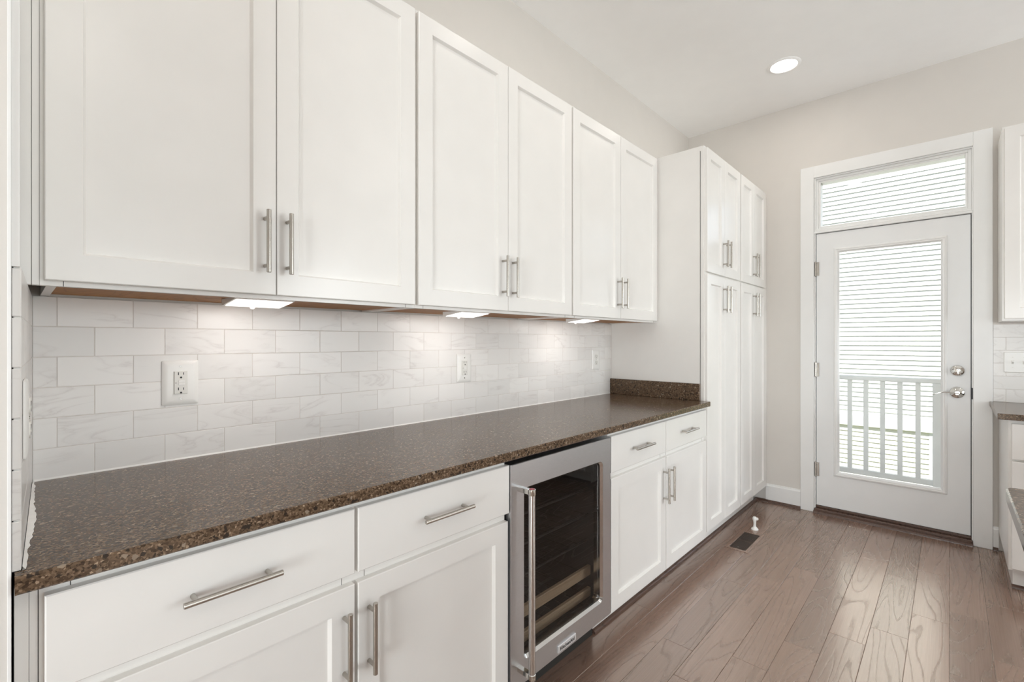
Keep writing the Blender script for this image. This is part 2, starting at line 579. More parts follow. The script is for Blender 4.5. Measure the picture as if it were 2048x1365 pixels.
def plank_floor():
    """One floor mesh: 127 mm boards along x, every board with its own eased edges."""
    known = {7: [2.424, 3.45], 6: [2.586], 5: [1.715, 2.740], 4: [1.976, 2.99], 3: [2.228, 3.25], 2: [2.425, 3.40],
             1: [2.596], 0: [2.857], -1: [2.997], -2: [3.22], 8: [2.05, 3.3]}
    bm = bmesh.new()
    isl, vals = [], []
    w, g, ch = 0.1275, 0.0004, 0.0011
    x_lo, x_hi = -3.4, L - 0.003
    for k in range(-36, 13):
        y0 = k * w + 0.0015
        y1 = y0 + w
        if y1 > YW + 0.01:
            break
        rr = random.Random(k * 77 + 5)
        js = list(known.get(k, []))
        lo = min(js) if js else rr.uniform(2.0, 3.4)
        hi = max(js) if js else lo
        if not js:
            js.append(lo)
        x = lo
        while x > x_lo:
            x -= rr.uniform(0.5, 1.25)
            js.append(x)
        x = hi
        while x < x_hi:
            x += rr.uniform(0.55, 1.2)
            js.append(x)
        js = sorted(min(max(j, x_lo), x_hi) for j in js)
        for a, b in zip(js[:-1], js[1:]):
            if b - a < 0.02:
                continue
            o_ = [(a + g, y0 + g), (b - g, y0 + g), (b - g, y1 - g), (a + g, y1 - g)]
            i_ = [(a + g + ch, y0 + g + ch), (b - g - ch, y0 + g + ch), (b - g - ch, y1 - g - ch), (a + g + ch, y1 - g - ch)]
            dz = rr.uniform(-0.00025, 0.0)
            vo = [bm.verts.new((*p, -0.004)) for p in o_]
            vm = [bm.verts.new((*p, -0.0009)) for p in o_]
            vi = [bm.verts.new((*p, dz)) for p in i_]
            idx = len(vals)
            vals.append((rr.random(), rr.random(), rr.random()))
            for q in range(4):
                bm.faces.new((vo[q], vo[(q + 1) % 4], vm[(q + 1) % 4], vm[q]))
                bm.faces.new((vm[q], vm[(q + 1) % 4], vi[(q + 1) % 4], vi[q]))
                isl += [idx, idx]
            bm.faces.new(vi)
            isl.append(idx)
    idx = len(vals)
    vals.append((0.2, 0.2, 0.0))
    box(bm, -3.4, L + 0.2, -4.6, YW + 0.15, -0.15, -0.003)
    isl += [idx] * 6
    o = struct('floor', bm, M['floor'])
    attr_rnd(o, isl, vals)
    return o
plank_floor()

struct('ceiling', B(-3.55, L + 0.2, -4.6, YW + 0.15, CEIL, CEIL + 0.2), M['ceil'])
struct('wall_left', B(-0.1, L + 0.16, YW, YW + 0.15, 0, CEIL), M['wall'])
# stub beside the niche: painted wall whose face stands in line with the counter front
struct('wall_left_end', B(-3.4, -0.0065, 1.030, YW + 0.15, 0, CEIL), M['wall'])
# door wall with the door/transom opening and an opening added for a fill lamp
DO0, DO1, DOT = -0.105, 0.734, 2.470       # opening y range and height
bm = bmesh.new()
for (a, b, c, d) in ((DO1, YW, 0, CEIL), (DO0, DO1, DOT, CEIL), (-1.6, DO0, 0, CEIL), (-2.8, -1.6, 0, 1.1), (-2.8, -1.6, 2.4, CEIL), (-4.55, -2.8, 0, CEIL)):
    box(bm, L, L + 0.16, a, b, c, d)
struct('wall_far', bm, M['wall'])
bm = bmesh.new()
ws = ((0.25, 1.55), (2.65, 3.95))  # openings added to let the fill lamps in
xs = [-3.4] + [v for w_ in ws for v in w_] + [L]
for i in range(0, len(xs), 2):
    box(bm, xs[i], xs[i + 1], -4.55, -4.4, 0, CEIL)
for a, b in ws:
    box(bm, a, b, -4.55, -4.4, 0, 0.06)
    box(bm, a, b, -4.55, -4.4, 2.6, CEIL)
struct('wall_right', bm, M['wall'])
bm = bmesh.new()
for (a, b, c, d) in ((0.08, 1.03, 0, CEIL), (-4.55, -1.7, 0, CEIL), (-1.7, 0.08, 0, 0.06), (-1.7, 0.08, 2.1, CEIL)):  # includes an opening added for the rear fill lamp
    box(bm, -3.55, -3.4, a, b, c, d)
struct('wall_near', bm, M['wall'])

def window_unit(name, fn, u0, u1, v0, v1):
    bm = bmesh.new()
    t = 0.06
    for a, b, c, d in ((u0, u0 + t, v0, v1), (u1 - t, u1, v0, v1), (u0, u1, v0, v0 + t), (u0, u1, v1 - t, v1), (u0, u1, (v0 + v1) / 2 - 0.025, (v0 + v1) / 2 + 0.025)):
        p, q = fn(a, c, 0.02), fn(b, d, -0.08)
        box(bm, min(p.x, q.x), max(p.x, q.x), min(p.y, q.y), max(p.y, q.y), min(p.z, q.z), max(p.z, q.z), 0.003)
    o = struct(name, bm, M['trim'])
    bm = bmesh.new()
    p, q = fn(u0 + t, v0 + t, -0.03), fn(u1 - t, v1 - t, -0.034)
    box(bm, min(p.x, q.x), max(p.x, q.x), min(p.y, q.y), max(p.y, q.y), min(p.z, q.z), max(p.z, q.z))
    obj('glass_pane', bm, M['glass'], o)
    return o
window_unit('window_2', shift(face_far, (L, 0, 0)), 1.6, 2.8, 1.1, 2.4)  # made-up window, unseen, in front of a fill lamp
for i, (a, b) in enumerate(ws):  # two made-up windows, unseen, added with their fill lamps
    window_unit('window_%d' % (3 + i), lambda u, v, w: Vector((u, -4.4 + w, v)), a, b, 0.06, 2.6)
window_unit('window_6', lambda u, v, w: Vector((-3.4 + w, u, v)), -1.7, 0.08, 0.06, 2.1)  # made-up window, unseen, for the rear fill lamp

# white trim edge on the end of the niche wall
struct('trim_2', B(-0.0065, -0.0022, 1.028, 1.36, 0, CEIL, 0.0006), M['trim'])
struct('trim_6', B(-0.0022, 0.0066, 1.033, 1.34, 1.3797, CEIL, 0.0005), M['trim'])

# baseboard, shoe mouldings, threshold
def base_profile(bm, y0, y1, xw):
    pts = [(0, 0), (0.014, 0), (0.014, 0.126), (0.009, 0.131), (0.007, 0.142), (0, 0.142)]
    extrude_profile(bm, pts, lambda a, z: (xw - a, y0, z), lambda a, z: (xw - a, y1, z))
    return bm
def shoe_x(bm, y0, y1, xw, r=0.019):
    pts = [(0, 0)] + [(r * math.cos(t), r * math.sin(t)) for t in [i * math.pi / 2 / 6 for i in range(7)]]
    extrude_profile(bm, pts, lambda a, z: (xw - a, y0, z), lambda a, z: (xw - a, y1, z))
    return bm
bm = bmesh.new()
base_profile(bm, 0.823, 1.06, L)
struct('baseboard_far', bm, M['trim'])
bm = bmesh.new()
base_profile(bm, -0.215, -0.191, L)
struct('baseboard_far_2', bm, M['trim'])
bm = bmesh.new()
shoe_x(bm, 0.823, 1.135, L - 0.014)
shoe_x(bm, -0.213, -0.191, L - 0.014)
struct('trim_3', bm, M['shoe'], smooth=True)
bm = bmesh.new()
r = 0.017
pts = [(0, 0)] + [(r * math.cos(t), r * math.sin(t)) for t in [i * math.pi / 2 / 6 for i in range(7)]]
extrude_profile(bm, pts, lambda a, z: (1.7145, 1.131 - a, z), lambda a, z: (L - 0.014, 1.131 - a, z))
struct('trim_4', bm, M['shoe'], smooth=True)

# ------------------------------------------------------------------ entry door, transom, casing
bm = bmesh.new()
CF = L - 0.019
# casing: flat boards with eased edges
box(bm, CF, L, 0.7358, 0.8219, 0.0, 2.5607, 0.002)
box(bm, CF, L, -0.1899, -0.1045, 0.0, 2.5607, 0.002)
box(bm, CF, L, -0.1045, 0.7358, 2.4744, 2.5607, 0.002)
# jambs inside the opening
for a, b, c, d in ((0.7265, 0.734, 0, 2.474), (-0.105, -0.0985, 0, 2.474), (-0.0985, 0.7265, 2.466, 2.474)):
    box(bm, L - 0.004, L + 0.155, a, b, c, d)
struct('trim_1', bm, M['trim'])
bm = bmesh.new()
box(bm, L - 0.03, L + 0.14, -0.103, 0.732, 0.0, 0.033, 0.004)
box(bm, L + 0.0, L + 0.10, -0.0985, 0.7265, 0.033, 0.050, 0.003)
shoe_x(bm, -0.1045, 0.7355, L - 0.03, 0.018)
struct('trim_5', bm, M['shoe'], smooth=True)

# transom window over the door
bm = bmesh.new()
TY0, TY1, TZ0, TZ1 = -0.0985, 0.7265, 2.0735, 2.466
def ring_frame(bm, x0, x1, y0, y1, z0, z1, t, tb=None, bev=0.002):
    tb = tb or t
    box(bm, x0, x1, y0, y0 + t, z0, z1, bev)
    box(bm, x0, x1, y1 - t, y1, z0, z1, bev)
    box(bm, x0, x1, y0 + t, y1 - t, z0, z0 + tb, bev)
    box(bm, x0, x1, y0 + t, y1 - t, z1 - t, z1, bev)
ring_frame(bm, L + 0.012, L + 0.12, TY0, TY1, TZ0, TZ1, 0.016, 0.030)
ring_frame(bm, L + 0.018, L + 0.10, TY0 + 0.016, TY1 - 0.016, TZ0 + 0.030, TZ1 - 0.016, 0.012)
box(bm, L - 0.012, L + 0.12, -0.1045, 0.7355, 2.062, 2.078, 0.003)
box(bm, L - 0.006, L + 0.12, -0.0985, 0.7265, 2.078, 2.092, 0.003)
tr = struct('window_1', bm, M['trim'])
obj('glass_pane', B(L + 0.032, L + 0.038, TY0 + 0.02, TY1 - 0.02, TZ0 + 0.03, TZ1 - 0.02), M['glass'], tr)

# door slab with lite
dfx = shift(face_far, (L + 0.046, 0, 0))           # slab front face at L+0.002
bm = bmesh.new()
DY0, DY1, DZ0, DZ1 = -0.0942, 0.7222, 0.0540, 2.0568
LY0, LY1, LZ0, LZ1 = 0.030, 0.598, 0.300, 1.925
DX0, DX1 = L + 0.002, L + 0.046
for a, b, c, d in ((DY0, LY0, DZ0, DZ1), (LY1, DY1, DZ0, DZ1), (LY0, LY1, DZ0, LZ0), (LY0, LY1, LZ1, DZ1)):
    box(bm, DX0, DX1, a, b, c, d)
door = struct('door_1', bm, M['doorp'])
# lite moulding: raised picture-frame profile
def lite_frame(bm, prof):
    """prof: list of (inset from outer edge, height in front of slab)."""
    oy0, oy1, oz0, oz1 = 0.0112, 0.6150, 0.286, 1.940
    rings = []
    for ins, h in prof:
        rings.append([bm.verts.new((DX0 - h, y, z)) for y, z in ((oy0 + ins, oz0 + ins), (oy1 - ins, oz0 + ins), (oy1 - ins, oz1 - ins), (oy0 + ins, oz1 - ins))])
    for a, b in zip(rings[:-1], rings[1:]):
        for i in range(4):
            bm.faces.new((a[i], a[(i + 1) % 4], b[(i + 1) % 4], b[i]))
    return bm
obj('glazing_frame', lite_frame(bmesh.new(), [(0, -0.002), (0, 0.004), (0.004, 0.009), (0.012, 0.011), (0.016, 0.008), (0.022, 0.008), (0.026, 0.003), (0.032, -0.004), (0.032, -0.02)]), M['trim'], door)
obj('glass_pane', B(L + 0.022, L + 0.028, LY0 - 0.002, LY1 + 0.002, LZ0 - 0.002, LZ1 + 0.002), M['glass'], door)
bm = bmesh.new()
box(bm, L + 0.0465, L + 0.060, -0.0985, -0.082, 0.05, 2.062)
box(bm, L + 0.0465, L + 0.060, 0.710, 0.7265, 0.05, 2.062)
box(bm, L + 0.0465, L + 0.060, -0.082, 0.710, 2.046, 2.062)
obj('weatherstrip', bm, M['black'], door)
for hz in (1.800, 1.055, 0.318):
    bm = bmesh.new()
    cyl(bm, (L - 0.004, 0.7268, hz - 0.050), (L - 0.004, 0.7268, hz + 0.050), 0.0065, 14)
    for k in (-0.03, -0.01, 0.01, 0.03):
        cyl(bm, (L - 0.004, 0.7268, hz + k - 0.0008), (L - 0.004, 0.7268, hz + k + 0.0008), 0.0071, 14)
    cyl(bm, (L - 0.004, 0.7268, hz + 0.050), (L - 0.004, 0.7268, hz + 0.055), 0.0065, 14, r1=0.003)
    cyl(bm, (L - 0.004, 0.7268, hz - 0.055), (L - 0.004, 0.7268, hz - 0.050), 0.003, 14, r1=0.0065)
    box(bm, L - 0.002, L + 0.002, 0.705, 0.7268, hz - 0.050, hz + 0.050)
    obj('hinge', bm, M['nickel'], door, smooth=True)
# deadbolt
dk_y, dk_z = -0.0355, 1.080
bm = bmesh.new()
lathe(bm, (DX0, dk_y, dk_z), (-1, 0, 0), [(0.0335, 0), (0.0335, 0.006), (0.031, 0.010), (0.026, 0.012), (0, 0.012)])
dbo = obj('deadbolt', bm, M['chrome'], door, smooth=True)
bm = bmesh.new()
box(bm, -0.006, 0.006, -0.019, 0.019, -0.0055, 0.0055, 0.003, 2)
bmesh.ops.rotate(bm, verts=bm.verts[:], cent=(0, 0, 0), matrix=Matrix.Rotation(R(-35), 3, 'X'))
bmesh.ops.translate(bm, verts=bm.verts[:], vec=(DX0 - 0.020, dk_y, dk_z))
cyl(bm, (DX0 - 0.012, dk_y, dk_z), (DX0 - 0.018, dk_y, dk_z), 0.007, 16)
obj('thumb_turn', bm, M['chrome'], dbo, smooth=True)
# lever
lv_y, lv_z = -0.0335, 0.941
bm = bmesh.new()
lathe(bm, (DX0, lv_y, lv_z), (-1, 0, 0), [(0.0355, 0), (0.0355, 0.004), (0.034, 0.008), (0.024, 0.014), (0.013, 0.018), (0.011, 0.045), (0, 0.045)])
ros = obj('lever_rose', bm, M['chrome'], door, smooth=True)
bm = bmesh.new()
sec = []
nseg = 16
for i in range(nseg + 1):
    t = i / nseg
    y = lv_y - 0.010 + t * 0.125
    z = lv_z - 0.004 + 0.010 * math.sin(t * math.pi * 1.25) * (0.4 + t) - 0.004 * t
    hw = 0.0085 * (1 - 0.45 * t)
    th = 0.0045 * (1 - 0.3 * t)
    x = DX0 - 0.048 + 0.004 * math.sin(t * math.pi)
    sec.append([bm.verts.new((x + hw * math.cos(a), y, z + th * math.sin(a))) for a in [2 * math.pi * k / 12 for k in range(12)]])
for a, b in zip(sec[:-1], sec[1:]):
    for k in range(12):
        bm.faces.new((a[k], a[(k + 1) % 12], b[(k + 1) % 12], b[k]))
bm.faces.new(sec[0][::-1])
bm.faces.new(sec[-1])
obj('lever', bm, M['chrome'], ros, smooth=True)
obj('strike_plate', B(L - 0.006, L + 0.03, -0.1055, -0.0970, 0.905, 0.975), M['liner'], door)

# ------------------------------------------------------------------ outside: porch, railing, neighbour
struct('ground', B(L + 0.2, 60, -40, 40, -3.3, -3.0), M['grass'])
bm = bmesh.new()
for k in range(9):
    box(bm, L + 0.16 + k * 0.145, L + 0.16 + k * 0.145 + 0.14, -2.6, 2.6, -0.14, -0.10, 0.003)
box(bm, L + 0.16, L + 1.45, -2.6, 2.6, -0.34, -0.15)
for yy in (-2.5, 2.4):
    box(bm, L + 1.3, L + 1.42, yy, yy + 0.12, -3.0, -0.34)
struct('outside_deck', bm, M['deck'])
struct('roof_eave', B(-3.6, L + 0.35, -4.7, YW + 0.3, CEIL + 0.2, CEIL + 0.45), M['roof'])
rx = 5.5
rl = thing('porch_railing', 'white baluster porch railing just outside the glass door', 'railing', (rx, 0.4, -0.10))
obj('top_rail', B(rx - 0.045, rx + 0.045, -0.6, 2.2, 0.895, 0.938, 0.012, 3), M['ext_trim'], rl)
obj('bottom_rail', B(rx - 0.022, rx + 0.022, -0.6, 2.2, 0.0, 0.05, 0.004), M['ext_trim'], rl)
bm = B(rx - 0.05, rx + 0.05, 0.020, 0.110, -0.10, 0.897, 0.004)
obj('post', bm, M['ext_trim'], rl)
by = 0.2065
for k in range(15):
    obj('baluster', B(rx - 0.018, rx + 0.018, by + k * 0.1238 - 0.018, by + k * 0.1238 + 0.018, 0.05, 0.895, 0.003), M['ext_trim'], rl)

HX = 12.5
nb = thing('neighbor_house', 'white sided house across the yard, seen through the door glass', 'house', (HX, 1.0, -3.0))
def lap_siding(bm, x, y0, y1, z0, z1, ex=0.1005):
    z = z0
    while z < z1 - 1e-4:
        t = min(z + ex, z1)
        vs = [(x - 0.025, z), (x - 0.025, z + 0.002), (x - 0.002, t), (x + 0.02, t), (x + 0.02, z)]
        extrude_profile(bm, vs, lambda a, c: (a, y0, c), lambda a, c: (a, y1, c))
        z += ex
    return bm
obj('upper_siding', lap_siding(bmesh.new(), HX, -1.4, 9.0, -0.33, 4.69), M['siding'], nb)
obj('frieze_board', B(HX - 0.02, HX + 0.03, -1.4, 9.0, 4.69, 5.8), M['ext_trim'], nb)
obj('gable_siding', lap_siding(bmesh.new(), HX, -1.4, 9.0, 5.8, 10.0), M['siding'], nb)
obj('eave', B(HX - 0.5, HX + 2, -1.6, 9.2, 10.0, 10.2), M['ext_trim'], nb)
obj('belt_board', B(HX - 0.065, HX + 0.03, -1.4, 9.0, -0.565, -0.33, 0.01), M['ext_trim'], nb)
obj('lower_siding', lap_siding(bmesh.new(), HX, 0.30, 9.0, -3.0, -0.565), M['siding_low'], nb)
obj('corner_board', B(HX - 0.02, HX + 0.06, 0.10, 0.30, -3.0, -0.565), M['ext_trim'], nb)
obj('house_body', B(HX + 0.03, HX + 5, -1.4, 9.0, -3.0, 10.0), M['siding'], nb)

# ------------------------------------------------------------------ base cabinets
def base_cabinet(label, x0, x1, doors, drawers, hv_x, hd_x, joints, group):
    t = thing('base_cabinet', label, 'cabinet', ((x0 + x1) / 2, 1.4, 0), group)
    yf = YD + 0.019
    bm = B(x0, x1, yf, YW - 0.004, 0.112, 0.8840)
    # face-frame joints: shade of the gaps coloured in as thin dark strips
    obj('carcass', bm, M['cab'], t)
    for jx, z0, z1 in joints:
        obj('frame_joint_shade', B(jx - 0.0005, jx + 0.0005, yf - 0.0004, yf + 0.002, z0, z1), M['dark'], t)
    obj('toe_kick', B(x0, x1, 1.131, 1.145, 0.0, 0.112), M['cab'], t)
    fn = shift(face_run, (0, yf, 0))
    for (a, b), hx in zip(drawers, hd_x):
        d = obj('drawer', slab(bmesh.new(), fn, a, b, 0.7108, 0.8652), M['cab'], t)
        bar_handle(fn, hx, 0.788, 0.172, False, d)
    for (a, b), hx in zip(doors, hv_x):
        d = obj('door', shaker(bmesh.new(), fn, a, b, 0.1235, 0.6862), M['cab'], t)
        bar_handle(fn, hx, 0.5515, 0.172, True, d)
    return t
ba = base_cabinet('white shaker base cabinet standing between the niche wall and the wine cooler', 0.0170, 1.0895,
                  [(0.0335, 0.5575), (0.5665, 1.0875)], [(0.0335, 0.5575), (0.5665, 1.0942)], (0.5300, 0.5945), (0.2955, 0.829),
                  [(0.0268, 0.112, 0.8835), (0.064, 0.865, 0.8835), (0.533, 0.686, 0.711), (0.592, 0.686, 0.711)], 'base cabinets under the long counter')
obj('filler_strip', B(0.0005, 0.0165, YD + 0.0185, YD + 0.04, 0.0, 0.8840, 0.0008), M['cab'], ba)
bb = base_cabinet('white shaker base cabinet standing between the wine cooler and the tall pantry', 1.7150, 2.7735,
                  [(1.7165, 2.2315), (2.2390, 2.7630)], [(1.7165, 2.2315), (2.2390, 2.7630)], (2.2050, 2.2655), (1.968, 2.490),
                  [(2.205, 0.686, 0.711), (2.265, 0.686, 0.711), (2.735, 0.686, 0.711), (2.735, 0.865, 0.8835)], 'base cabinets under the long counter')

# ------------------------------------------------------------------ wine cooler
def rrect(u0, u1, v0, v1, r, n=6):
    pts = []
    for cx, cz, a0 in ((u1 - r, v0 + r, -90), (u1 - r, v1 - r, 0), (u0 + r, v1 - r, 90), (u0 + r, v0 + r, 180)):
        for i in range(n + 1):
            a = R(a0 + 90 * i / n)
            pts.append((cx + r * math.cos(a), cz + r * math.sin(a)))
    return pts
WX0, WX1, WZ0, WZ1 = 1.1000, 1.7105, 0.1238, 0.8640
wc = thing('wine_cooler', 'stainless steel wine cooler with dark glass door under the brown counter', 'wine cooler', (1.405, 1.4, 0))
bm = bmesh.new()
yf = YD + 0.045
box(bm, WX0 + 0.004, WX0 + 0.03, yf, YW - 0.03, 0.10, 0.866)
box(bm, WX1 - 0.03, WX1 - 0.004, yf, YW - 0.03, 0.10, 0.866)
box(bm, WX0 + 0.03, WX1 - 0.03, YW - 0.06, YW - 0.03, 0.10, 0.866)
box(bm, WX0 + 0.03, WX1 - 0.03, yf, YW - 0.06, 0.836, 0.866)
box(bm, WX0 + 0.03, WX1 - 0.03, yf, YW - 0.06, 0.10, 0.13)
obj('cabinet_body', bm, M['liner'], wc)
obj('toe_grille', B(WX0 + 0.004, WX1 - 0.004, 1.125, 1.14, 0.0, 0.10), M['dark'], wc)
obj('gap_shade_strip', B(1.0898, 1.0996, YD + 0.03, YD + 0.06, 0.112, 0.885), M['dark'], wc)  # shade of the open gap, put in as a dark strip
# door frame with rounded opening and bright lip
GX0, GX1, GZ0, GZ1 = 1.1640, 1.6500, 0.200, 0.776
bm = bmesh.new()
n = 6
inn = rrect(GX0, GX1, GZ0, GZ1, 0.022, n)
lip = rrect(GX0 + 0.008, GX1 - 0.008, GZ0 + 0.008, GZ1 - 0.008, 0.016, n)
out = rrect(WX0, WX1, WZ0, WZ1, 0.003, n)
oute = rrect(WX0 + 0.002, WX1 - 0.002, WZ0 + 0.002, WZ1 - 0.002, 0.003, n)
def loop3(pts, y):
    return [bm.verts.new((p[0], y, p[1])) for p in pts]
A0 = loop3(out, YD + 0.040)
A1 = loop3(out, YD + 0.002)
A2 = loop3(oute, YD)
A3 = loop3(inn, YD)
A4 = loop3(lip, YD + 0.010)
A5 = loop3(lip, YD + 0.040)
for a, b, mi in ((A0, A1, 0), (A1, A2, 0), (A2, A3, 0), (A3, A4, 1), (A4, A5, 1), (A5, A0, 0)):
    for i in range(len(a)):
        f = bm.faces.new((a[i], a[(i + 1) % len(a)], b[(i + 1) % len(a)], b[i]))
        f.material_index = mi
df = obj('door_frame', bm, [M['steel'], M['steel_lip']], wc)
obj('glass_door_pane', B(GX0 - 0.002, GX1 + 0.002, YD + 0.014, YD + 0.018, GZ0 - 0.002, GZ1 + 0.002), M['cooler_glass'], wc)
for z0, z1 in ((0.275, 0.315), (0.185, 0.223)):
    sh = obj('shelf', B(WX0 + 0.035, WX1 - 0.035, YD + 0.075, YD + 0.093, z0, z1, 0.003), M['shelf_wood'], wc)
    bm = bmesh.new()
    for k in range(9):
        xx = WX0 + 0.06 + k * (WX1 - WX0 - 0.12) / 8
        cyl(bm, (xx, YD + 0.093, z0 + 0.012), (xx, YW - 0.07, z0 + 0.012), 0.0025, 8)
    obj('wire_rack', bm, M['black'], sh)
for z in (0.42, 0.53, 0.64):
    bm = bmesh.new()
    for k in range(11):
        xx = WX0 + 0.05 + k * (WX1 - WX0 - 0.10) / 10
        cyl(bm, (xx, YD + 0.09, z), (xx, YW - 0.07, z), 0.0025, 8)
    cyl(bm, (WX0 + 0.035, YD + 0.09, z), (WX1 - 0.035, YD + 0.09, z), 0.004, 8)
    obj('wire_shelf', bm, M['black'], wc)
hx, hy = 1.1395, 0.980
bm = bmesh.new()
cyl(bm, (hx, hy, 0.195), (hx, hy, 0.772), 0.0108, 28)
hd = obj('handle', bm, M['steel_lip'], wc, smooth=True)
for z0, z1, red in ((0.770, 0.790, True), (0.177, 0.197, False)):
    bm = bmesh.new()
    lathe(bm, (hx, hy, z0), (0, 0, 1), [(0, 0), (0.0115, 0), (0.0125, 0.0015), (0.0125, z1 - z0 - 0.0015), (0.0112, z1 - z0), (0, z1 - z0)], 28)
    box(bm, hx - 0.0085, hx + 0.0085, hy + 0.002, YD + 0.001, z0 + 0.002, z1 - 0.002, 0.001)
    obj('handle_bracket', bm, M['chrome'], hd, smooth=True)
    if red:
        bm = bmesh.new()
        cyl(bm, (hx, hy, z1), (hx, hy, z1 + 0.0006), 0.0095, 24)
        obj('medallion', bm, M['red'], hd)
bx0, bx1, bz0, bz1 = 1.345, 1.455, 0.1355, 0.1615
bdg = obj('badge', B(bx0, bx1, YD - 0.005, YD + 0.001, bz0, bz1, 0.0012), M['badge'], wc)
def text_obj(name, body, loc, rot, width, height, mat, parent):
    cu = bpy.data.curves.new(name, 'FONT')
    cu.body = body
    cu.align_x = 'CENTER'
    cu.align_y = 'CENTER'
    cu.size = 1.0
    cu.extrude = 0.02
    cu.offset = 0.012
    o = bpy.data.objects.new(name, cu)
    link_obj(o)
    dg = bpy.context.evaluated_depsgraph_get()
    me = bpy.data.meshes.new_from_object(o.evaluated_get(dg))
    bpy.data.objects.remove(o)
    xs_ = [v.co.x for v in me.vertices]
    ys_ = [v.co.y for v in me.vertices]
    cx, cy = (min(xs_) + max(xs_)) / 2, (min(ys_) + max(ys_)) / 2
    sx, sy = width / (max(xs_) - min(xs_)), height / (max(ys_) - min(ys_))
    mt = Matrix.Translation(loc) @ rot.to_4x4() @ Matrix.Diagonal((sx, sy, 0.02, 1)) @ Matrix.Translation((-cx, -cy, 0))
    me.transform(mt)
    me.transform(Matrix.Translation(-root_loc(parent)))
    me.materials.clear()
    me.materials.append(mat)
    q = bpy.data.objects.new(name, me)
    link_obj(q)
    q.parent = parent
    return q
text_obj('badge_lettering', 'KitchenAid', Vector(((bx0 + bx1) / 2, YD - 0.0053, (bz0 + bz1) / 2)), Matrix.Rotation(R(90), 3, 'X'), 0.086, 0.0125, M['black'], bdg)

# ------------------------------------------------------------------ long countertop
ct = thing('countertop', 'long speckled brown stone countertop running along the tiled wall', 'countertop', (1.4, 1.35, ZC - 0.029))
bm = bmesh.new()
# plan outline, left edge follows the slightly skewed tile return
outl = [(0.0012, 1.0155), (2.770, 1.0155), (2.770, YT - 0.001), (0.0315, YT - 0.001), (0.009, 1.042), (0.0012, 1.040)]
def slab_poly(bm, pts, z0, z1, e=0.003):
    cx = sum(p[0] for p in pts) / len(pts)
    cy = sum(p[1] for p in pts) / len(pts)
    def inset(p):
        return (p[0], p[1] + (e if p[1] < 1.02 else 0))
    a = [bm.verts.new((*p, z0 + e)) for p in pts]
    a0 = [bm.verts.new((*inset(p), z0)) for p in pts]
    b = [bm.verts.new((*p, z1 - e)) for p in pts]
    c = [bm.verts.new((*inset(p), z1)) for p in pts]
    k = len(pts)
    for lo, hi in ((a0, a), (a, b), (b, c)):
        for i in range(k):
            bm.faces.new((lo[i], lo[(i + 1) % k], hi[(i + 1) % k], hi[i]))
    bm.faces.new(a0[::-1])
    bm.faces.new(c)
slab_poly(bm, outl, ZC - 0.0285, ZC)
obj('slab', bm, M['quartz'], ct)
obj('side_splash', B(2.753, 2.774, 1.074, YT - 0.001, ZC, ZC + 0.100, 0.0015), M['quartz'], ct)
bm = bmesh.new()
extrude_profile(bm, [(YT, ZC), (YT - 0.004, ZC), (YT - 0.001, ZC + 0.004), (YT, ZC + 0.004)], lambda a, c: (0.034, a, c), lambda a, c: (2.753, a, c))
obj('caulk_bead', bm, M['caulk'], ct)
bm = bmesh.new()
rr = random.Random(3)
prev = None
for i in range(40):
    t = i / 39
    y = 1.040 + t * (YT - 1.042)
    xl = 0.0085 + t * 0.0235
    wv = 0.0035 + 0.0035 * rr.random() + (0.006 * math.exp(-((t - 0.45) / 0.2) ** 2))
    cur = [bm.verts.new((xl + 0.0008, y, ZC + 0.006)), bm.verts.new((xl + wv, y, ZC + 0.0006)), bm.verts.new((xl + 0.0008, y, ZC + 0.0002))]
    if prev:
        bm.faces.new((prev[0], cur[0], cur[1], prev[1]))
        bm.faces.new((prev[1], cur[1], cur[2], prev[2]))
    prev = cur
obj('caulk_smear', bm, M['caulk'], ct)

# ------------------------------------------------------------------ tile backsplash
def tile_box(bm, fn, u0, u1, v0, v1, th=0.0075, e=0.0007):
    def ring(i, w):
        return [bm.verts.new(fn(*p, w)) for p in ((u0 + i, v0 + i), (u1 - i, v0 + i), (u1 - i, v1 - i), (u0 + i, v1 - i))]
    rs = [ring(0, 0), ring(0, th - e), ring(e, th)]
    k = 0
    for a, b in zip(rs[:-1], rs[1:]):
        for i in range(4):
            bm.faces.new((a[i], a[(i + 1) % 4], b[(i + 1) % 4], b[i]))
            k += 1
    bm.faces.new(rs[-1])
    return k + 1

def tiled(name, fn, u0, u1, rows, z0, h, phases, pitch, mat, parent, zmax=None, seed=1):
    bm = bmesh.new()
    isl, vals = [], []
    rr = random.Random(seed)
    g = 0.0009
    for r_ in range(rows):
        v0, v1 = z0 + r_ * h + g, z0 + (r_ + 1) * h - g
        if zmax:
            v1 = min(v1, zmax)
        ph = phases[r_ % 2]
        us = [u0]
        x = ph
        while x < u0 + 0.004:
            x += pitch
        while x < u1 - 0.004:
            us.append(x)
            x += pitch
        us.append(u1)
        for a, b in zip(us[:-1], us[1:]):
            n_ = tile_box(bm, fn, a + g, b - g, v0, v1)
            isl += [len(vals)] * n_
            vals.append((rr.random(), rr.random(), rr.random()))
    o = obj(name, bm, mat, parent)
    attr_rnd(o, isl, vals)
    return o
bs = thing('tile_backsplash', 'white marble subway tile backsplash between the long counter and the wall cabinets', 'backsplash', (1.4, YW, ZC))
HT = 0.0778
tiled('wall_tile', shift(face_run, (0, YT + 0.0075, 0)), 0.0318, XP - 0.001, 6, ZC + 0.0006, HT, (0.1487, 0.0765), 0.1537, M['marble'], bs, zmax=1.3795)
obj('grout', B(0.030, XP - 0.001, YT + 0.0008, YW - 0.0002, ZC + 0.0006, 1.3795), M['grout'], bs)
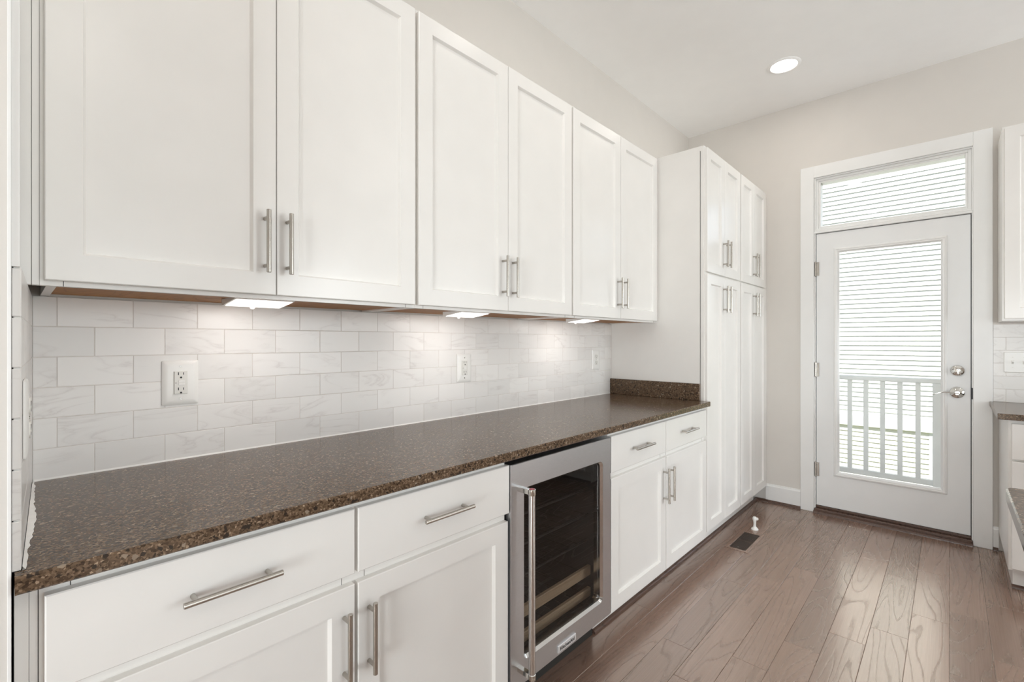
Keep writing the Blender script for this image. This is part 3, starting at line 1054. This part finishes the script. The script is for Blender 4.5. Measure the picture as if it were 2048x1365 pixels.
# return on the niche end wall, slightly out of square
br = thing('tile_backsplash', 'narrow strip of white tile on the niche end wall beside the counter', 'backsplash', (0.01, 1.35, ZC))
ret = lambda u, v, w: Vector((0.0008 + 0.0235 * (u - 1.040) / 0.635 + w, u, v))
tiled('return_tile', ret, 1.0405, YT - 0.001, 6, ZC + 0.0006, HT, (1.15, 1.22), 0.1537, M['marble'], br, zmax=1.3795, seed=5)
bm = bmesh.new()
extrude_profile(bm, [(0.0, 1.041), (0.0073, 1.041), (0.0308, YT - 0.001), (0.0, YT - 0.001)], lambda a, c: (a, c, ZC + 0.0006), lambda a, c: (a, c, 1.3795))
obj('return_grout', bm, M['caulk'], br)
bm = bmesh.new()
isl, vals = [], []
rr = random.Random(9)
for r_ in range(6):
    fe = lambda u, v, w: Vector((u, 1.0405 - w, v))
    n_ = tile_box(bm, fe, -0.0018, 0.0076, ZC + r_ * HT + 0.0012, ZC + (r_ + 1) * HT - 0.0012 - (0.002 if r_ == 5 else 0), th=0.003, e=0.001)
    isl += [len(vals)] * n_
    vals.append((rr.random(), rr.random(), rr.random()))
o = obj('edge_tile', bm, M['marble'], br)
attr_rnd(o, isl, vals)

# ------------------------------------------------------------------ wall cabinets
UF = YU + 0.019
UZ0, UZ1 = 1.381, 2.418
DZB, DZT = 1.3912, 2.4068
def wall_cabinet(label, x0, x1, doors, hx_, joints=()):
    t = thing('wall_cabinet', label, 'cabinet', ((x0 + x1) / 2, 1.5, UZ0), 'wall cabinets above the long counter')
    bm = bmesh.new()
    xa = x0 + 0.0095 if x0 < 0.1 else x0      # the first box stands clear of the filler, leaving an open cavity
    box(bm, xa, xa + 0.016, UF + 0.019, YW - 0.002, UZ0, UZ1)
    box(bm, x1 - 0.016, x1, UF + 0.019, YW - 0.002, UZ0, UZ1)
    box(bm, xa, x1, YW - 0.012, YW - 0.002, UZ0 + 0.006, UZ1)
    box(bm, x0, x1, UF + 0.019, YW - 0.012, UZ1 - 0.016, UZ1)
    # face frame
    box(bm, x0, x1, UF, UF + 0.019, UZ0, UZ0 + 0.042)
    box(bm, x0, x1, UF, UF + 0.019, UZ1 - 0.045, UZ1)
    box(bm, x0, x0 + 0.042, UF, UF + 0.019, UZ0 + 0.042, UZ1 - 0.045)
    box(bm, x1 - 0.042, x1, UF, UF + 0.019, UZ0 + 0.042, UZ1 - 0.045)
    box(bm, (x0 + x1) / 2 - 0.03, (x0 + x1) / 2 + 0.03, UF, UF + 0.019, UZ0 + 0.042, UZ1 - 0.045)
    obj('carcass', bm, M['cab'], t)
    obj('bottom_panel', B(xa + 0.016, x1 - 0.016, UF + 0.019, YW - 0.012, UZ0 + 0.005, UZ0 + 0.017), M['maple'], t)
    for jx in joints:  # joint gaps with their shade put in as dark strips
        obj('frame_joint_shade', B(jx - 0.0005, jx + 0.0005, UF - 0.0004, UF + 0.002, UZ0, UZ0 + 0.03), M['dark'], t)
    fn = shift(face_run, (0, UF, 0))
    for (a, b), hx in zip(doors, hx_):
        d = obj('door', shaker(bmesh.new(), fn, a, b, DZB, DZT), M['cab'], t)
        bar_handle(fn, hx, 1.530, 0.166, True, d)
    return t
wa = wall_cabinet('white shaker wall cabinet closest to the niche wall edge, above the wide outlet plate', 0.0365, 0.9485,
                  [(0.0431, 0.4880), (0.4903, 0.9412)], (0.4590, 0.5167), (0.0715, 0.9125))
obj('filler_strip', B(0.0075, 0.0245, UF, UF + 0.02, UZ0, UZ1, 0.0008), M['cab'], wa)
obj('filler_stile', B(0.0252, 0.0360, UF - 0.001, UF + 0.02, UZ0, UZ1, 0.0006), M['cab'], wa)
wall_cabinet('white shaker wall cabinet in the middle of the row of three', 0.9495, 1.8550,
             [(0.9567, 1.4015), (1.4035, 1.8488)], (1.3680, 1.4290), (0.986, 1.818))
wall_cabinet('white shaker wall cabinet whose end butts against the tall pantry', 1.8560, XP - 0.0005,
             [(1.8620, 2.3090), (2.3125, 2.7580)], (2.2770, 2.3370), (1.893, 2.738))

# ------------------------------------------------------------------ pantry cabinets
def pantry(label, x0, x1, doors, handles, side):
    t = thing('pantry_cabinet', label, 'cabinet', ((x0 + x1) / 2, 1.4, 0), 'tall pantry cabinets at the end of the counter')
    yf = YD + 0.019
    bm = bmesh.new()
    box(bm, x0, x1, yf, yf + 0.019, 0.132, 2.418)
    box(bm, x0 + (0.045 if side else 0), x1, yf + 0.019, YW - 0.003, 0.132, 2.418)
    if side:      # a narrow open gap is left between the face frame and the end panel
        box(bm, x0 + 0.007, x0 + 0.045, yf + 0.06, YW - 0.003, 0.132, 2.418)
        box(bm, x0 + 0.0005, x0 + 0.045, yf + 0.019, yf + 0.06, 2.39, 2.418)
    obj('carcass', bm, M['cab'], t)
    obj('toe_kick', B(x0, x1, 1.131, 1.145, 0, 0.132), M['cab'], t)
    if side:
        obj('side_panel', B(x0, x0 + 0.0065, yf + 0.0235, YW - 0.003, 0.132, 2.418, 0.0004), M['cab'], t)
    fn = shift(face_run, (0, yf, 0))
    for (a, b), hx in zip(doors, handles):
        d = obj('door', shaker(bmesh.new(), fn, a, b, 1.675, 2.406), M['cab'], t)
        bar_handle(fn, hx, 1.811, 0.166, True, d)
        d = obj('door', shaker(bmesh.new(), fn, a, b, 0.1439, 1.664), M['cab'], t)
        bar_handle(fn, hx, 1.527, 0.166, True, d)
    return t
pantry('tall white pantry cabinet standing at the end of the brown countertop', XP, 3.3795,
       [(2.7815, 3.0705), (3.0735, 3.3680)], (3.0430, 3.1015), True)
pc = pantry('tall white pantry cabinet at the room corner beside the glass door', 3.3805, 3.990,
            [(3.3920, 3.6735), (3.6765, 3.9720)], (3.6470, 3.7030), False)
obj('filler_strip', B(3.9905, L - 0.001, YD + 0.0195, YD + 0.05, 0.132, 2.418), M['cab'], pc)

# ------------------------------------------------------------------ under-cabinet lights
for i, (xl, lab) in enumerate(((0.404, 'lit slim lamp under the wall cabinet closest to the niche wall'),
                               (1.197, 'lit slim lamp under the middle wall cabinet'),
                               (2.033, 'lit slim lamp under the wall cabinet next to the pantry'))):
    xr = xl + 0.156
    t = thing('undercabinet_light', lab, 'light', (xl + 0.078, 1.45, UZ0), 'under-cabinet lamps')
    y0, y1, zt = 1.392, 1.508, UZ0 + 0.005
    zt = UZ0
    bm = bmesh.new()
    extrude_profile(bm, [(y0, zt), (y0, zt - 0.005), (y1, zt - 0.019), (y1, zt)], lambda a, c: (xl, a, c), lambda a, c: (xr, a, c))
    bmesh.ops.translate(bm, verts=bm.verts[:], vec=(0, 0, 0.0045))
    obj('housing', bm, M['plastic'], t)
    bm = bmesh.new()
    zb = lambda y: zt - 0.005 - 0.014 * (y - y0) / (y1 - y0) + 0.0045
    ya, yb = y0 + 0.006, y1 - 0.012
    extrude_profile(bm, [(ya, zb(ya) + 0.001), (ya, zb(ya) - 0.0018), (yb, zb(yb) - 0.0018), (yb, zb(yb) + 0.001)], lambda a, c: (xl + 0.006, a, c), lambda a, c: (xr - 0.004, a, c))
    obj('diffuser', bm, M['diffuser'], t)
    bm = bmesh.new()
    lathe(bm, ((xl + xr) / 2, y1 - 0.006, zb(y1) + 0.002), (0, 0, -1), [(0.008, 0), (0.008, 0.003), (0.004, 0.008), (0, 0.009)], 16)
    obj('sensor', bm, M['plastic'], t, smooth=True)
    lamp('undercabinet_lamp', 'AREA', ((xl + xr) / 2, 1.475, zt - 0.024), (R(30), 0, 0), 0.44, (1.0, 0.93, 0.88), spread=R(160), shape='RECTANGLE', size=0.14, size_y=0.07)

# ------------------------------------------------------------------ outlets and switches
def outlet(label, fn, uc, vc, w, h, style):
    p = fn(uc, vc, 0)
    t = thing('outlet', label, 'outlet', p, 'outlets on the tiled wall')
    bm = bmesh.new()
    def ring(i, ww, rr_):
        return [bm.verts.new(fn(a, b, ww)) for a, b in rrect(uc - w / 2 + i, uc + w / 2 - i, vc - h / 2 + i, vc + h / 2 - i, rr_, 4)]
    rs = [ring(0, 0, 0.004), ring(0, 0.0025, 0.004), ring(0.002, 0.0042, 0.004), ring(0.014, 0.0062, 0.003)]
    for a, b in zip(rs[:-1], rs[1:]):
        for i in range(len(a)):
            bm.faces.new((a[i], a[(i + 1) % len(a)], b[(i + 1) % len(a)], b[i]))
    bm.faces.new(rs[-1])
    obj('cover_plate', bm, M['plastic'], t, smooth=True)
    f = 0.0062
    d = (fn(uc, vc, 1) - fn(uc, vc, 0)).normalized()
    def slots(rc_, sp_, top):
        for s in (sp_, -sp_):
            obj('socket_slot', slab(bmesh.new(), fn, uc - 0.0075, uc - 0.0053, vc + s, vc + s + 0.0085, top, 0.0001, f), M['slot'], rc_)
            obj('socket_slot', slab(bmesh.new(), fn, uc + 0.0053, uc + 0.0071, vc + s + 0.001, vc + s + 0.0078, top, 0.0001, f), M['slot'], rc_)
            q_ = fn(uc, vc + s - 0.007, f)
            obj('ground_hole', cyl(bmesh.new(), q_, q_ + d * (top - f), 0.0027, 14), M['slot'], rc_)
    if style == 'gfci':
        rc = obj('receptacle', slab(bmesh.new(), fn, uc - 0.0168, uc + 0.0168, vc - 0.0335, vc + 0.0335, f + 0.004, 0.0012, f - 0.001), M['almond'], t)
        slots(rc, 0.0225, f + 0.0044)
        q = fn(uc - 0.0125, vc - 0.0005, f)
        obj('indicator', cyl(bmesh.new(), q, q + d * 0.0044, 0.0012, 10), M['slot'], rc)
        for dv in (0.0039, -0.0039):
            obj('button', slab(bmesh.new(), fn, uc - 0.0065, uc + 0.0085, vc + dv - 0.0034, vc + dv + 0.0034, f + 0.0055, 0.0006, f + 0.003), M['plastic'], rc)
    elif style == 'duplex':
        bm = bmesh.new()
        for s in (0.0195, -0.0195):
            pts = rrect(uc - 0.0165, uc + 0.0165, vc + s - 0.0140, vc + s + 0.0140, 0.010, 5)
            a = [bm.verts.new(fn(*p_, f - 0.001)) for p_ in pts]
            b = [bm.verts.new(fn(*p_, f + 0.002)) for p_ in pts]
            for i in range(len(a)):
                bm.faces.new((a[i], a[(i + 1) % len(a)], b[(i + 1) % len(a)], b[i]))
            bm.faces.new(b)
        rc = obj('receptacle', bm, M['almond'], t)
        bm = bmesh.new()
        d = (fn(uc, vc, 1) - fn(uc, vc, 0)).normalized()
        bm.free()
        slots(rc, 0.0195, f + 0.0024)
    d = (fn(uc, vc, 1) - fn(uc, vc, 0)).normalized()
    for s in ((0.0475, -0.0475) if style == 'gfci' else ((0,) if style == 'duplex' else ())):
        q = fn(uc, vc + s, f - 0.0008)
        bm = bmesh.new()
        cyl(bm, q, q + d * 0.0018, 0.0030, 14)
        obj('screw', bm, M['chrome'], t)
    return t
tf = shift(face_run, (0, YT - 0.0004, 0))
outlet('white outlet with an extra wide cover plate on the marble tile', tf, 0.3400, 1.1430, 0.0905, 0.1315, 'gfci')
outlet('white outlet with two centre buttons on the tile below the middle lamp', tf, 1.4530, 1.1400, 0.0880, 0.1320, 'gfci')
outlet('white duplex outlet on the tile close to the pantry side', tf, 2.5760, 1.1455, 0.0830, 0.1280, 'duplex')
outlet('white outlet plate seen edge-on on the tiled end wall of the niche', lambda u, v, w: ret(u, v, 0.0080 + w), 1.120, 1.1390, 0.072, 0.127, 'duplex')

# ------------------------------------------------------------------ recessed ceiling lights
def can(label, x, y, energy):
    t = thing('recessed_light', label, 'light', (x, y, CEIL), 'recessed ceiling lights')
    bm = bmesh.new()
    lathe(bm, (x, y, CEIL), (0, 0, -1), [(0.096, 0.0), (0.096, 0.002), (0.090, 0.006), (0.078, 0.007), (0.074, 0.003), (0.074, 0.0)], 40)
    obj('trim_ring', bm, M['ceil'], t, smooth=True)
    bm = bmesh.new()
    cyl(bm, (x, y, CEIL - 0.0035), (x, y, CEIL - 0.0005), 0.0745, 40)
    obj('lens', bm, M['lens'], t)
    lamp('recessed_lamp', 'AREA', (x, y, CEIL - 0.012), (0, 0, 0), energy, (1.0, 0.93, 0.85), shape='DISK', size=0.15)
can('round recessed ceiling light glowing above the floor near the pantry', 3.419, 0.786, 2.2)
can('round recessed ceiling light over the floor in front of the wine cooler', 1.75, 0.786, 2.2)
can('round recessed ceiling light over the floor in front of the niche wall', 0.10, 0.786, 2.2)
can('added recessed ceiling light, unseen, over the far end of the kitchen island', 2.4, -1.2, 2.2)  # this and the next light are added, unseen fixtures
can('added recessed ceiling light, unseen, over the near end of the kitchen island', 0.3, -1.2, 2.2)

# ------------------------------------------------------------------ floor vent and door stop
fv = thing('floor_vent', 'brown slatted register vent set flush into the wood floor', 'vent', (3.16, 0.945, 0.0))
vx0, vx1, vy0, vy1 = 3.0120, 3.3100, 0.8990, 0.9920
bm = bmesh.new()
m_ = 0.021
for a, b, c, d in ((vx0 - m_, vx0, vy0 - m_, vy1 + m_), (vx1, vx1 + m_, vy0 - m_, vy1 + m_), (vx0, vx1, vy0 - m_, vy0), (vx0, vx1, vy1, vy1 + m_)):
    box(bm, a, b, c, d, 0.0001, 0.0028, 0.0008)
o = obj('frame', bm, M['floor'], fv)
attr_rnd(o, [0] * len(o.data.polygons), [(0.35, 0.6, 0.6)])
obj('grille_back', B(vx0, vx1, vy0, vy1, 0.0002, 0.0006), M['black'], fv)
bm = bmesh.new()
for k in range(14):
    yy = vy0 + 0.004 + k * (vy1 - vy0 - 0.008) / 13
    box(bm, vx0, vx1, yy - 0.0016, yy + 0.0016, 0.0006, 0.0026)
box(bm, (vx0 + vx1) / 2 - 0.006, (vx0 + vx1) / 2 + 0.006, vy0, vy1, 0.0006, 0.0027)
obj('grille_slat', bm, M['vent'], fv)
bm = bmesh.new()
cyl(bm, (vx0 + 0.018, 0.945, 0.0026), (vx0 + 0.018, 0.945, 0.0075), 0.004, 12)
obj('damper_knob', bm, M['nickel'], fv)
ds = thing('door_stop', 'small pale post door stop standing on the floor by the vent', 'door stop', (3.405, 0.957, 0))
bm = bmesh.new()
lathe(bm, (3.405, 0.957, 0), (0, 0, 1), [(0.0, 0), (0.023, 0), (0.023, 0.004), (0.019, 0.009), (0.010, 0.018), (0.0075, 0.035), (0.009, 0.055), (0.013, 0.066), (0.013, 0.078), (0.009, 0.085), (0, 0.086)], 24)
obj('post', bm, M['plastic'], ds, smooth=True)
bm = bmesh.new()
lathe(bm, (3.405, 0.957, 0.071), (0.55, -0.835, 0), [(0.009, 0.006), (0.010, 0.016), (0.008, 0.021), (0, 0.022)], 16)
obj('bumper', bm, M['rubber'], ds, smooth=True)

# ------------------------------------------------------------------ cabinets beyond the door
ZR = 0.900
fx = 3.44
bc = thing('base_cabinet', 'white drawer base cabinet against the door wall, beyond the door latch side', 'cabinet', (3.75, -0.65, 0))
bm = B(fx, L - 0.012, -1.12, -0.216, 0.112, ZR - 0.03)
obj('carcass', bm, M['cab'], bc)
obj('toe_kick', B(fx + 0.075, L - 0.012, -1.12, -0.235, 0, 0.112), M['cab'], bc)
ff = shift(face_far, (fx, 0, 0))
dz = [0.1232, 0.405, 0.672, 0.852]
dws = [(0.1232, 0.3960), (0.4060, 0.6630), (0.6730, 0.8520)]
for z0, z1 in dws:
    d = obj('drawer', slab(bmesh.new(), ff, 0.226, 1.11, z0, z1), M['cab'], bc)
    bar_handle(ff, 0.668, (z0 + z1) / 2, 0.17, False, d)
bm = bmesh.new()
pts = [(0, 0)] + [(0.017 * math.cos(t_), 0.017 * math.sin(t_)) for t_ in [i * math.pi / 2 / 6 for i in range(7)]]
extrude_profile(bm, pts, lambda a, z: (fx + 0.075 - a, -1.12, z), lambda a, z: (fx + 0.075 - a, -0.232, z))
obj('shoe_moulding', bm, M['shoe'], bc, smooth=True)
c2 = obj('countertop', B(3.408, L - 0.001, -1.14, -0.176, ZR - 0.030, ZR, 0.0025, 2), M['quartz'], origin=(3.74, -0.65, ZR - 0.03))
tag(c2, 'short brown stone countertop on the drawer cabinet beyond the door', 'countertop')
b2 = thing('tile_backsplash', 'white marble tile backsplash behind the light switches beyond the door', 'backsplash', (L, -0.65, ZR))
tiled('wall_tile', shift(face_far, (L, 0, 0)), 0.1915, 1.16, 6, ZR, HT, (0.245, 0.321), 0.1537, M['marble'], b2, zmax=1.376, seed=21)
obj('grout', B(L - 0.0066, L - 0.0002, -1.16, -0.1912, ZR, 1.376), M['grout'], b2)
w3 = thing('wall_cabinet', 'white shaker wall cabinet above the light switches beyond the glass door', 'cabinet', (3.9, -0.65, 1.378))
ux = 3.752
obj('carcass', B(ux, L - 0.001, -1.12, -0.2115, 1.378, 2.452), M['cab'], w3)
fu = shift(face_far, (ux, 0, 0))
d = obj('door', shaker(bmesh.new(), fu, 0.2200, 0.664, 1.390, 2.440), M['cab'], w3)
bar_handle(fu, 0.636, 1.53, 0.166, True, d)
d = obj('door', shaker(bmesh.new(), fu, 0.667, 1.11, 1.390, 2.440), M['cab'], w3)
bar_handle(fu, 0.695, 1.53, 0.166, True, d)
# switch plate
sw = thing('light_switch', 'white multi-gang toggle switch plate on the tile beyond the door', 'light switch', (L - 0.0075, -0.318, 1.14))
fs_ = shift(face_far, (L - 0.0075, 0, 0))
bm = bmesh.new()
def ring_(i, ww, rr_):
    return [bm.verts.new(fs_(a, b, ww)) for a, b in rrect(0.2352 + i, 0.4008 - i, 1.0790 + i, 1.2010 - i, rr_, 4)]
rs = [ring_(0, 0, 0.004), ring_(0, 0.0025, 0.004), ring_(0.003, 0.0055, 0.004)]
for a, b in zip(rs[:-1], rs[1:]):
    for i in range(len(a)):
        bm.faces.new((a[i], a[(i + 1) % len(a)], b[(i + 1) % len(a)], b[i]))
bm.faces.new(rs[-1])
obj('cover_plate', bm, M['plastic'], sw, smooth=True)
for u in (0.2722, 0.3182, 0.3642):
    bm = bmesh.new()
    slab(bm, fs_, u - 0.0055, u + 0.0055, 1.128, 1.152, 0.0062, 0.0004, 0.004)
    tg = obj('switch_collar', bm, M['almond'], sw)
    bm = bmesh.new()
    a = [bm.verts.new(fs_(u + p, 1.140 + q, 0.006)) for p, q in ((-0.004, -0.008), (0.004, -0.008), (0.004, 0.006), (-0.004, 0.006))]
    b = [bm.verts.new(fs_(u + p, 1.146 + q, 0.016)) for p, q in ((-0.0035, -0.003), (0.0035, -0.003), (0.0035, 0.004), (-0.0035, 0.004))]
    for i in range(4):
        bm.faces.new((a[i], a[(i + 1) % 4], b[(i + 1) % 4], b[i]))
    bm.faces.new(b)
    obj('toggle', bm, M['plastic'], tg)
    for v in (1.110, 1.170):
        bm = bmesh.new()
        cyl(bm, fs_(u, v, 0.005), fs_(u, v, 0.0065), 0.0028, 12)
        obj('screw', bm, M['almond'], sw)

# ------------------------------------------------------------------ island beside the camera
isl_ = thing('kitchen_island', 'kitchen island corner with speckled stone top, beside the drawer cabinet', 'island', (1.22, -0.7, 0))
bm = bmesh.new()
pts = [(1.643, -1.15), (1.643, -0.112), (1.639, -0.102), (1.629, -0.098), (0.80, -0.098), (0.80, -1.15)]
a = [bm.verts.new((*p, ZC - 0.030)) for p in pts]
b = [bm.verts.new((*p, ZC - 0.003)) for p in pts]
def ins(p):
    return (p[0] - 0.003 if p[0] > 1.6 else p[0], p[1] - 0.003 if p[1] > -0.2 else p[1])
c = [bm.verts.new((*ins(p), ZC)) for p in pts]
for lo, hi in ((a, b), (b, c)):
    for i in range(len(pts)):
        bm.faces.new((lo[i], lo[(i + 1) % len(pts)], hi[(i + 1) % len(pts)], hi[i]))
bm.faces.new(a[::-1])
bm.faces.new(c)
obj('countertop_slab', bm, M['quartz'], isl_)
obj('cabinet_body', B(0.83, 1.600, -1.12, -0.30, 0.112, ZC - 0.030), M['cab'], isl_)
obj('toe_kick', B(0.88, 1.55, -1.05, -0.33, 0.0, 0.112), M['cab'], isl_)
